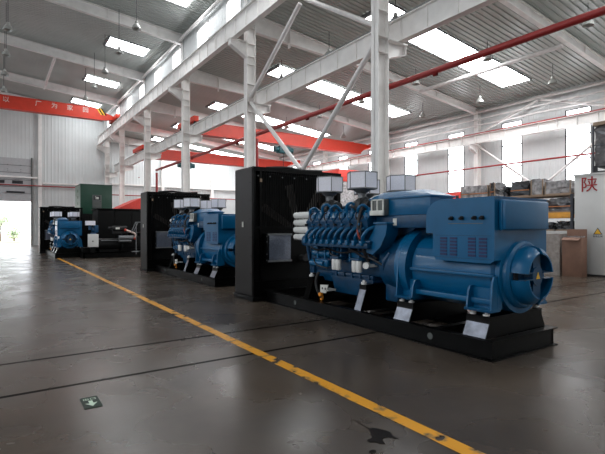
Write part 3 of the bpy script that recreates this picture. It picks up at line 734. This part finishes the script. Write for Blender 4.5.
# ------------------------------------------------------------------ radiator enclosures
def make_cabinet():
    t = thing('radiator_enclosure', 'tall black radiator enclosure at the far end of the nearest blue engine', 'radiator')
    W, D, H = 2.44, .87, 2.94      # local origin: left front corner on the floor
    MB().box(0, .04, 0, D, 0.10, H, .004).box(-.012, 0, .02, D - .02, .12, H - .03).build('side_panel', CABSIDE, t)
    MB().box(W - .04, W, 0, D, .10, H, .004).build('side_panel', BLACKM, t)
    MB().box(-.03, W + .03, -.04, D + .03, 0, .10, .004).box(0, W, -.02, D, .10, .34).build('base', BLACK, t)
    MB().box(.04, W - .04, .03, D, H - .03, H).build('top_panel', BLACKM, t)
    m = MB()
    for x in (0, .16, W - .12): m.box(x, x + .06, -.02, .05, .34, H)
    m.box(0, W, -.02, .05, H - .09, H).box(.06, W, -.02, .04, 1.58, 1.64).box(.06, W, -.02, .05, .34, .44)
    m.build('front_frame', BLACK, t)
    MB().box(.06, W - .06, .02, .05, .44, 1.58).build('front_panel', BLACKM, t)
    MB().box(.06, W - .06, D - .03, D, .34, H - .03).build('rear_core', BLACKM, t)
    m = MB(); x = .26
    while x < W - .12:
        m.box(x, x + .022, -.005, .01, 1.64, H - .09); x += .06
    m.build('fan_guard', BLACKM, t)
    # big fan with ribbed blades behind the guard
    cx, cz = 1.24, 1.50
    for k in range(8):
        a = 2 * PI * k / 8 + .25; d = Vector((math.cos(a), 0, math.sin(a))); q = Vector((-d.z, 0, d.x))
        c0 = Vector((cx, .06, cz)); m = MB()
        m.bm.faces.new([m.bm.verts.new(c0 + d * r_ + q * w_ + Vector((0, w_ * .5, 0))) for r_, w_ in ((.2, -.06), (1.12, -.08), (1.12, .08), (.2, .06))])
        bmesh.ops.solidify(m.bm, geom=m.bm.faces[:], thickness=.01)
        m.build('fan_blade', FANM, t)
    MB().cyl((cx, .06, cz), (cx, .2, cz), .16, n=20).build('fan_hub', BLACK, t)
    # small heat exchanger with a metal face
    r = MB().box(.25, .86, -.22, .02, .85, 1.48, .01).build('small_radiator', BLACK, t)
    m = MB().box(.28, .83, -.228, -.22, .90, 1.44)
    m.build('mesh_face', RADF, r)
    m = MB()
    for z in (1.46, .88): m.box(.25, .86, -.24, -.22, z - .02, z + .02)
    split(m, 'face_edge', GREYM, r)
    m = MB()
    for z in (.9, 1.03, 1.3, 1.42): m.cyl((.243, -.18, z), (.25, -.18, z), .014, n=8)
    for x in (.3, .57, .82): m.cyl((x, -.245, 1.46), (x, -.24, 1.46), .014, n=8)
    split(m, 'bolt', GREYM, r)
    m = MB()
    for x in (.12, .42, .74, 1.06, 1.4, 1.7, 2.1): m.cyl((x, -.027, H - .2), (x, -.02, H - .2), .016, n=8)
    split(m, 'bolt', GREYM, t)
    MB().box(.16, .215, -.026, -.02, H - .33, H - .26).build('warning_sticker', WOOD, t)
    MB().box(-.03, -.012, .42, .47, 1.62, 1.74).build('door_handle', TAG, t)
    m = MB()
    for z in (.6, 1.0, 1.4, 1.8, 2.2, 2.6): m.cyl((-.012, .1, z), (-.02, .1, z), .012, n=6).cyl((-.012, .78, z), (-.02, .78, z), .012, n=6)
    split(m, 'rivet', BLACKM, t)
    # pipes on top
    MB().tube([(.5, .3, H + .03), (1.0, .2, H + .06), (1.5, .25, H + .03), (2.0, .2, H + .05)], .035).build('top_hose', RUBBER, t)
    MB().tube([(1.24, -.02, .9), (1.24, -.35, .9), (1.1, -.45, .95)], .09).build('coolant_hose', RUBBER, t)
    return t
FANM = mat('fan_slats', (104, 98, 94), .5, var=.2)
RADF = mat('radiator_mesh', (140, 146, 160), .25, metal=.7, var=.3, scale=50)
c1 = make_cabinet(); c1.location = (4.65, 8.78, 0); c1['group'] = 'black radiator enclosures'
c2 = copy_tree(c1); c2.location = (4.65, 17.02, 0); c2['label'] = 'black radiator enclosure in the middle distance, behind the second blue generator'
c3 = copy_tree(c1); c3.location = (2.4, 33.02, 0); c3['label'] = 'black radiator enclosure at far left beside the bright doorway'

# ------------------------------------------------------------------ black generator set at the back
t = thing('generator_set', 'small black generator set with white control box, sideways behind the second radiator', 'generator', (3.85, 26.0, 0))
MB().box(0, 3.6, 0, .07, 0, .3).box(0, 3.6, 1.03, 1.1, 0, .3).box(0, .07, 0, 1.1, 0, .3).box(3.53, 3.6, 0, 1.1, 0, .3).box(0, 3.6, 0, 1.1, .26, .3).build('skid_frame', BLACK, t)
MB().cyl((.75, .55, .68), (1.9, .55, .68), .36, n=28).cyl((.66, .55, .68), (.75, .55, .68), .3, n=28).box(.8, 1.8, .25, .85, .3, .45).box(.0, .62, .3, .8, .3, .56).build('alternator', BLACKM, t)
MB().cyl((.9, .2, .93), (1.8, .2, .93), .02, n=8).build('top_rail', GREYM, t)
MB().box(.35, .6, .1, .3, .3, .6).build('box_stand', BLACKM, t)
c = MB().box(.24, .73, .0, .24, .60, 1.28, .01).build('control_box', CABW, t)
MB().cyl((.45, -.012, .9), (.45, 0, .9), .035, n=14).build('box_lock', DARK, c)
m = MB().box(1.95, 3.4, .2, .9, .45, 1.15, .04)
for k in range(5): m.box(2.05 + k * .27, 2.25 + k * .27, .14, .9, 1.15, 1.36, .03)
m.box(1.9, 2.0, .1, 1.0, .4, 1.2, .02)
m.build('engine_block', BLACKM, t)
MB().cyl((1.45, .2, 1.58), (2.2, .2, 1.58), .13, n=20).cyl((1.25, .2, 1.6), (1.45, .2, 1.6), .07, n=14).box(1.5, 2.1, .2, .5, 1.3, 1.5).build('air_cleaner', RUBBER, t)
MB().box(1.6, 1.8, .055, .075, 1.53, 1.63).build('cleaner_label', TAG, t)
MB().cyl((1.75, .02, 1.08), (2.5, .02, 1.08), .12, n=18).cyl((1.75, .02, .9), (2.4, .02, .9), .07, n=14).box(1.9, 2.3, .02, .3, .95, 1.1).build('silencer', GREYM, t)
MB().tube([(2.1, .05, 1.5), (2.35, .05, 1.4), (2.55, .05, 1.32), (2.65, .05, 1.2), (2.6, .05, 1.05)], .05).build('hose', PINKP, t)
MB().sph((2.1, .05, 1.5), .07).sph((2.58, .05, 1.02), .07).build('hose_clamp', ORANGE, t)
MB().tube([(2.4, -.02, 1.38), (2.62, -.02, 1.92), (3.0, -.02, 1.92)], .022, sub=1).tube([(2.65, -.02, .15), (2.65, -.02, 1.92)], .02, sub=1).tube([(2.4, -.02, .3), (2.8, -.02, .3)], .02, sub=1).tube([(2.5, -.02, 1.38), (2.75, -.02, 1.92)], .02, sub=1).build('pipe_frame', GREYM, t)
MB().box(.2, .65, .45, .8, 1.75, 1.98).build('air_filter', MESHW, t)
MB().cyl((.42, .62, 1.5), (.42, .62, 1.75), .09).cyl((.5, .6, 1.5), (.8, .6, 1.5), .13).box(.6, .8, .45, .8, 1.35, 1.75, .03).box(.45, .7, .45, .8, .5, 1.35, .03).build('turbocharger', BLUED, t, label='blue turbocharger')

# black canopy wall behind it and the stacked green canopy
t = thing('equipment_container', 'long low black container behind the small black generator set', 'container', (5.1, 29.2, 0))
MB().box(0, 3.9, 0, 1.8, .12, 2.68, .02).build('shell', BLACKM, t)
MB().box(-.05, 3.95, -.05, 1.85, 0, .12).build('base', BLACK, t)
MB().box(-.06, 3.96, -.06, 1.86, 2.68, 2.78, .01).build('roof_panel', BLACK, t)
m = MB()
for x in (.95, 1.95, 2.95): m.box(x - .03, x + .03, -.02, 0, .15, 2.66)
split(m, 'door_seam', BLACK, t)
t = thing('equipment_container', 'black container under the dark green canopy unit', 'container', (5.0, 35.0, 0))
MB().box(0, 2.1, 0, 2.5, .1, 2.6, .02).build('shell', BLACKM, t)
MB().box(-.04, 2.14, -.04, 2.54, 0, .1).build('base', BLACK, t)
m = MB()
for x in (.5, 1.05, 1.6): m.box(x - .02, x + .02, -.015, 0, .15, 2.55)
split(m, 'door_seam', BLACK, t)
t = thing('control_canopy', 'dark green canopy unit with grey control panel, stacked on a black container', 'enclosure', (5.0, 35.0, 2.6))
MB().box(0, 2.08, 0, 2.5, 0, 2.08, .02).build('shell', GREEN, t)
MB().box(-.02, 0, .08, 2.42, .06, 2.02).build('side_door', GREENL, t)
for k in range(4): MB().box(-.035, -.02, 1.0, 1.4, .2 + k * .45, .4 + k * .45, .01).build('door_latch', GREEN, t)
cp = MB().box(.75, 1.36, -.03, 0, .42, 1.35, .01).build('control_panel', GREYP, t)
MB().box(.84, 1.27, -.045, -.03, 1.0, 1.3).build('screen_bezel', DARK, cp)
MB().box(.92, 1.16, -.055, -.045, 1.05, 1.2).box(.92, .98, -.055, -.045, 1.05, 1.26).build('screen', TAG, cp)
MB().cyl((1.27, -.04, .9), (1.27, -.03, .9), .03).build('key_switch', DARK, cp)
MB().box(-.02, 2.1, -.02, 2.52, 2.06, 2.1).build('roof_rim', GREEN, t)

# red tents and covers
t = thing('red_canopy_tent', 'red pitched canopy tent behind the second black radiator enclosure', 'tent', (7.6, 36.5, 0))
MB().prism([(0, 3.0), (1.9, 3.95), (3.8, 3.0), (3.8, 2.75), (0, 2.75)], 1, 0, 3).build('tent_roof', REDT, t)
for x in (0.05, 3.75):
    for y in (.05, 2.95): MB().cyl((x, y, 0), (x, y, 2.95), .04, n=8).build('leg', GREYM, t)
t = thing('crated_machine', 'tall stack under a red sloping tarpaulin cover, seen above the air filters', 'cover', (20.0, 25.0, 0))
MB().box(0, 2, 0, 3, 0, 4.9, .03).build('stack_body', FILMG, t)
MB().box(-.03, 2.03, -.03, 3.03, 4.9, 5.75, .03).build('tarpaulin', REDT, t)
t = thing('red_container', 'red container with white markings behind the blue terminal box', 'container', (20.0, 14.9, 0))
MB().box(0, 2.2, 0, 1.9, 0, 3.46, .02).build('shell', REDT, t)
m = MB()
for y in (1.2, 1.45, 1.7):
    for z in (3.1, 3.25): m.box(-.012, 0, y - .07, y + .02, z - .05, z + .03)
split(m, 'white_marking', TAG, t)
MB().box(-.015, 0, .12, .3, 3.05, 3.3).build('dark_label', DARK, t)

# ------------------------------------------------------------------ storage racks and goods (right)
t = thing('pallet_rack', 'pallet rack with an orange beam behind the blue alternator', 'rack', (16.4, 7.75, 0))
for y in (0, 2.75, 5.5):
    for x in (0.05, 1.05): MB().box(x - .04, x + .04, y - .04, y + .04, 0, 2.78).build('upright_post', RACKB, t)
for y0, y1 in ((.04, 2.71), (2.79, 5.46)):
    for z, h, m_ in ((2.15, .19, RACKO), (1.5, .1, CABW), (2.78, .04, WOOD)):
        MB().box(.01, .06, y0, y1, z - h, z).box(1.04, 1.09, y0, y1, z - h, z).build('beam', m_, t)
    for z in (1.5, 2.15, 2.78): MB().box(.06, 1.04, y0, y1, z - .05, z - .01).build('shelf_deck', WOOD if z > 2 else GREYM, t)
def lumpy(mb, amp, seed, cuts=5):
    r = random.Random(seed)
    bmesh.ops.subdivide_edges(mb.bm, edges=mb.bm.edges[:], cuts=cuts, use_grid_fill=True)
    zs = [v.co.z for v in mb.bm.verts]; zlo = min(zs)
    for v in mb.bm.verts:
        if v.co.z > zlo + .01: v.co += Vector((r.uniform(-amp, amp), r.uniform(-amp, amp), r.uniform(-amp, amp * .6)))
    return mb
def load(lab, y0, y1, z0, z1, film, x0=16.5, x1=17.35, strap=True, battens=True, seed=1, name='wrapped_goods'):
    t = thing(name, lab, 'wrapped goods', (x0, y0, z0)); W = y1 - y0; H = z1 - z0; D = x1 - x0
    MB().box(0, D, 0, W, 0, .05).build('pallet', WOOD, t)
    lumpy(MB().box(.02, D - .02, .02, W - .02, .05, H + .02), .03, seed).build('wrapped_load', film, t)
    if strap: MB().box(.0, .02, 0, W, H * .40, H * .40 + .035).build('strap', STRAP, t)
    if battens: [MB().box(.0, .04, yy, yy + .04, .05, H).build('batten', WOOD, t) for yy in (0, W - .04)]
    return t
load('film wrapped crate at the left end of the rack top, with wooden battens', 11.0, 12.3, 2.78, 3.34, FILMG, seed=2)
load('narrow wooden crate beside the film wrapped crate on the rack top', 10.7, 10.93, 2.78, 3.4, FILM, seed=3)
load('small black wrapped machine standing on the rack top between crates', 10.14, 10.38, 2.78, 3.2, FILMB, battens=False, strap=False, seed=4)
load('black wrapped engine with an orange strap on the rack top', 9.3, 10.03, 2.78, 3.36, FILMB, battens=False, seed=5)
load('clear wrapped machine with valves on the rack top, right of the black engine', 8.78, 9.24, 2.78, 3.38, FILMG, strap=False, seed=6)
load('long clear wrapped bundle at the right end of the rack top', 7.82, 8.72, 2.78, 3.26, FILMG, seed=7, strap=False)
load('wrapped dark goods on the orange beam shelf next to the white cabinet', 7.8, 8.6, 2.15, 2.64, FILM, seed=8, battens=False)
load('wrapped pale goods on the orange beam shelf behind the alternator', 8.7, 9.9, 2.15, 2.6, FILMG, seed=9, battens=False)
load('dark part lying on the shelf below the orange beam', 7.85, 8.3, 1.5, 1.82, FILMB, seed=10, battens=False, strap=False)
load('dark red machine part lying on the shelf below the orange beam', 8.4, 9.0, 1.5, 1.78, FILMB, seed=11, battens=False, strap=False)

t = thing('storage_cabinet', 'large white cabinet with a red Chinese character at the right edge', 'cabinet', (16.4, 3.4, 0))
MB().box(0, 1.6, 0, 4.25, .06, 3.36, .01).build('body', CABW, t)
MB().box(-.03, 1.62, -.02, 4.27, 3.36, 3.42).build('top_rim', CABW, t)
MB().box(.03, 1.57, .02, 4.22, 0, .06).build('plinth', DARK, t)
m = MB()
for y in (1.4, 2.84): m.box(-.006, 0, y - .008, y + .008, .1, 3.34)
split(m, 'door_seam', GREYP, t)
M = Matrix.Translation((-.012, 3.78, 3.02)) @ Matrix.Rotation(-PI / 2, 4, 'Z') @ Matrix.Rotation(PI / 2, 4, 'X')
text_mesh('red_character', '陕', .54, REDCH, M, t, .01)
pl = MB().box(-.008, 0, 3.36, 3.68, 1.26, 1.64).build('warning_plate', CABW, t)
MB().prism([(3.38, 1.385), (3.66, 1.385), (3.52, 1.61)], 0, -.012, -.008).build('warning_triangle_edge', DARK, pl)
MB().prism([(3.42, 1.405), (3.62, 1.405), (3.52, 1.57)], 0, -.016, -.012).build('warning_triangle', YEL, pl)
M = Matrix.Translation((-.012, 3.52, 1.32)) @ Matrix.Rotation(-PI / 2, 4, 'Z') @ Matrix.Rotation(PI / 2, 4, 'X')
text_mesh('warning_text', '有电危险', .075, DARK, M, pl, .003)

t = thing('wrapped_goods', 'tall dark film wrapped crate on top of the white cabinet', 'wrapped goods', (16.5, 4.6, 3.421))
MB().box(0, 1.3, 0, 2.5, .0, .06).box(.0, .08, 0, .1, .06, .22).box(0, .08, 1.2, 1.3, .06, .22).box(0, .08, 2.4, 2.5, .06, .22).box(0, 1.3, 0, 2.5, .2, .24).build('pallet', DARK, t)
lumpy(MB().box(.03, 1.25, .04, 2.46, .24, .9), .03, 21).build('wrapped_load', FILM, t)
lumpy(MB().box(.03, 1.25, .04, 2.46, .92, 1.55), .03, 22).build('wrapped_load', FILM, t)
MB().box(-.02, 1.32, -.02, 2.52, 1.57, 1.63).box(-.02, .05, 0, 2.5, 1.63, 1.68).build('wooden_lid', WOOD, t)
MB().box(-.02, .03, 2.48, 2.53, 0, 1.57).box(-.02, .03, -.03, .02, 0, 1.57).box(-.02, .03, 0, 2.5, .9, .93).build('crate_edge', RACKB, t)

t = thing('cardboard_box', 'tall brown cardboard box with open flaps before the white cabinet', 'box', (15.7, 7.1, 0))
MB().box(0, .36, 0, .62, 0, 1.28, .006).build('carton', CARD, t)
MB().box(.34, .36, 0.0, .62, 1.28, 1.56).build('flap', CARD, t)
MB().prism([(-.14, 1.20), (-.13, 1.195), (.0, 1.28), (.0, 1.29)], 1, .04, .58).build('flap', CARD, t)
lumpy(MB().box(.04, .32, .05, .57, 1.28, 1.33), .02, 31, 4).build('packing_film', FILMG, t)
t = thing('cardboard_box', 'silver grey wrapped carton left of the brown cardboard box', 'box', (15.75, 7.82, 0))
lumpy(MB().box(0, .55, 0, .62, 0, .78), .008, 32).build('carton', CARDG, t)
lumpy(MB().box(0.01, .54, 0.01, .61, .78, 1.4), .012, 33).build('carton', CARDG, t)

# ------------------------------------------------------------------ floor markings
m = MB(); y = -2.0
vs = None
while y < 27.2:
    a = m.bm.verts.new((2.735 + R.uniform(-.004, .004), y, .004)); b = m.bm.verts.new((2.875 + R.uniform(-.004, .004), y, .004))
    if vs: m.bm.faces.new((vs[0], vs[1], b, a))
    vs = (a, b); y += .15
tag(m.build('floor_line', PAINT, smooth=False), 'worn yellow painted line running along the concrete floor', 'floor line')
t = thing('exit_sign', 'small dark green arrow exit sign stuck on the floor at lower left', 'sign', (.66, 4.39, 0))
MB().box(0, .15, 0, .30, .001, .004).build('sign_plate', SIGNG, t)
MB().prism([(.075, .045), (.125, .13), (.092, .118), (.092, .19), (.058, .19), (.058, .118), (.025, .13)], 2, .004, .0055).build('arrow', SIGNL, t)
M = Matrix.Translation((.075, .235, .0045)) @ Matrix.Scale(1, 4)
text_mesh('sign_text', '出口', .06, SIGNL, M, t, .0006)
def blob(pts, z=.003):
    return MB().prism(pts, 2, .0008, z)
o = blob([(2.49, 2.92), (2.475, 2.80), (2.475, 2.70), (2.52, 2.69), (2.55, 2.62), (2.575, 2.57), (2.545, 2.53), (2.535, 2.44), (2.50, 2.50), (2.46, 2.52), (2.42, 2.50), (2.395, 2.44), (2.365, 2.47), (2.36, 2.50), (2.315, 2.53), (2.33, 2.57), (2.38, 2.57), (2.43, 2.64), (2.465, 2.70), (2.48, 2.82)])
tag(o.build('oil_stain', OIL, smooth=False), 'dark oil stain splashed on the floor below the yellow line', 'stain')
o = blob([(2.24 + .03 * math.cos(a / 10 * 2 * PI), 2.41 + .022 * math.sin(a / 10 * 2 * PI)) for a in range(10)])
tag(o.build('oil_stain', OIL, smooth=False), 'tiny round oil drop on the floor at the bottom edge', 'stain')

# ------------------------------------------------------------------ outside the door
o = MB().box(-60, 60, YE + .2, 140, -.25, -.02).build('ground_outside', ASPH); o['kind'] = 'structure'
tag(MB().box(-40, 40, 58, 66, -.02, .08).build('grass_verge', GRASS), 'pale grass verge outside the open door', 'grass')
def tree(x, y, h, r, lab, seed, dens):
    t = thing('tree', lab, 'tree', (x, y, .08 if y < 66 else -.02)); rr = random.Random(seed)
    m = MB().cyl((0, 0, 0), (0, 0, h * .6), .09, .05, n=8)
    for k in range(7):
        a = rr.uniform(0, 2 * PI); m.cyl((0, 0, h * (.35 + .03 * k)), (math.cos(a) * r * .7, math.sin(a) * r * .7, h * (.6 + .05 * k)), .04, .015, n=6)
    m.build('trunk', BARK, t)
    m = MB()
    for k in range(dens):
        a, b, c = rr.gauss(0, .5), rr.gauss(0, .5), rr.gauss(0, .45); L = math.sqrt(a * a + b * b + c * c)
        if L > 1.1: continue
        p = Vector((a * r, b * r, h * .72 + c * r)); d = Vector((rr.uniform(-1, 1), rr.uniform(-1, 1), rr.uniform(-1, 1))).normalized() * .16; e = d.orthogonal().normalized() * .1
        m.bm.faces.new([m.bm.verts.new(p - d), m.bm.verts.new(p + e), m.bm.verts.new(p + d), m.bm.verts.new(p - e)])
    m.build('foliage', LEAF, t, smooth=False)
tree(.6, 62, 3.4, 1.3, 'small leafy tree outside at the left edge of the doorway', 3, 420)
tree(1.95, 63, 1.3, .8, 'low pale bush outside in the middle of the doorway', 4, 300)
tree(-3.0, 67.5, 5, 2.2, 'larger tree outside left of the doorway view', 5, 600)
t = thing('far_building', 'pale building far outside at the right of the doorway', 'building', (6.6, 110, 0))
MB().box(-.6, 12, 0, 8, -.05, 6.4).build('wall', BLDG, t)
for k in range(3):
    for j in range(3): MB().box(-.1 + k * 1.1, .5 + k * 1.1, -.05, 0, 1 + j * 1.9, 2.2 + j * 1.9).build('window', GREYP, t)

# ------------------------------------------------------------------ world, camera, view
w = bpy.data.worlds.new('World'); scene.world = w; w.use_nodes = True; w.cycles.sampling_method = 'NONE'
nt = w.node_tree; bg = nt.nodes['Background']
sky = nt.nodes.new('ShaderNodeTexSky'); sky.sky_type = 'HOSEK_WILKIE'; sky.turbidity = 8; sky.sun_direction = (-.3, .2, .9)
mx = nt.nodes.new('ShaderNodeMix'); mx.data_type = 'RGBA'; mx.inputs[0].default_value = .85
nt.links.new(sky.outputs[0], mx.inputs[6]); mx.inputs[7].default_value = (.92, .96, 1, 1)
nt.links.new(mx.outputs[2], bg.inputs['Color']); bg.inputs['Strength'].default_value = 2.4

cam = bpy.data.cameras.new('Camera'); co = bpy.data.objects.new('Camera', cam); C.objects.link(co)
cam.sensor_width = 36; cam.lens = 36 * 455 / 605; cam.shift_y = 1 / 605
co.location = (0, 0, 1.6); co.rotation_euler = (PI / 2, 0, -math.radians(34.13)); cam.clip_end = 400
scene.camera = co
vs_ = scene.view_settings
vs_.view_transform = 'Standard'; vs_.look = 'None'; vs_.gamma = 1; vs_.exposure = 1.12; vs_.use_curve_mapping = False
scene.cycles.max_bounces = 8; scene.cycles.diffuse_bounces = 5; scene.cycles.caustics_reflective = False; scene.cycles.caustics_refractive = False
scene.cycles.sample_clamp_indirect = 3; scene.cycles.use_adaptive_sampling = False; scene.cycles.use_light_tree = True; scene.cycles.use_denoising = True
scene.cycles.denoiser = 'OPENIMAGEDENOISE'; scene.cycles.denoising_input_passes = 'RGB_ALBEDO_NORMAL'; scene.cycles.denoising_prefilter = 'ACCURATE'
scene.cycles.blur_glossy = 1.0
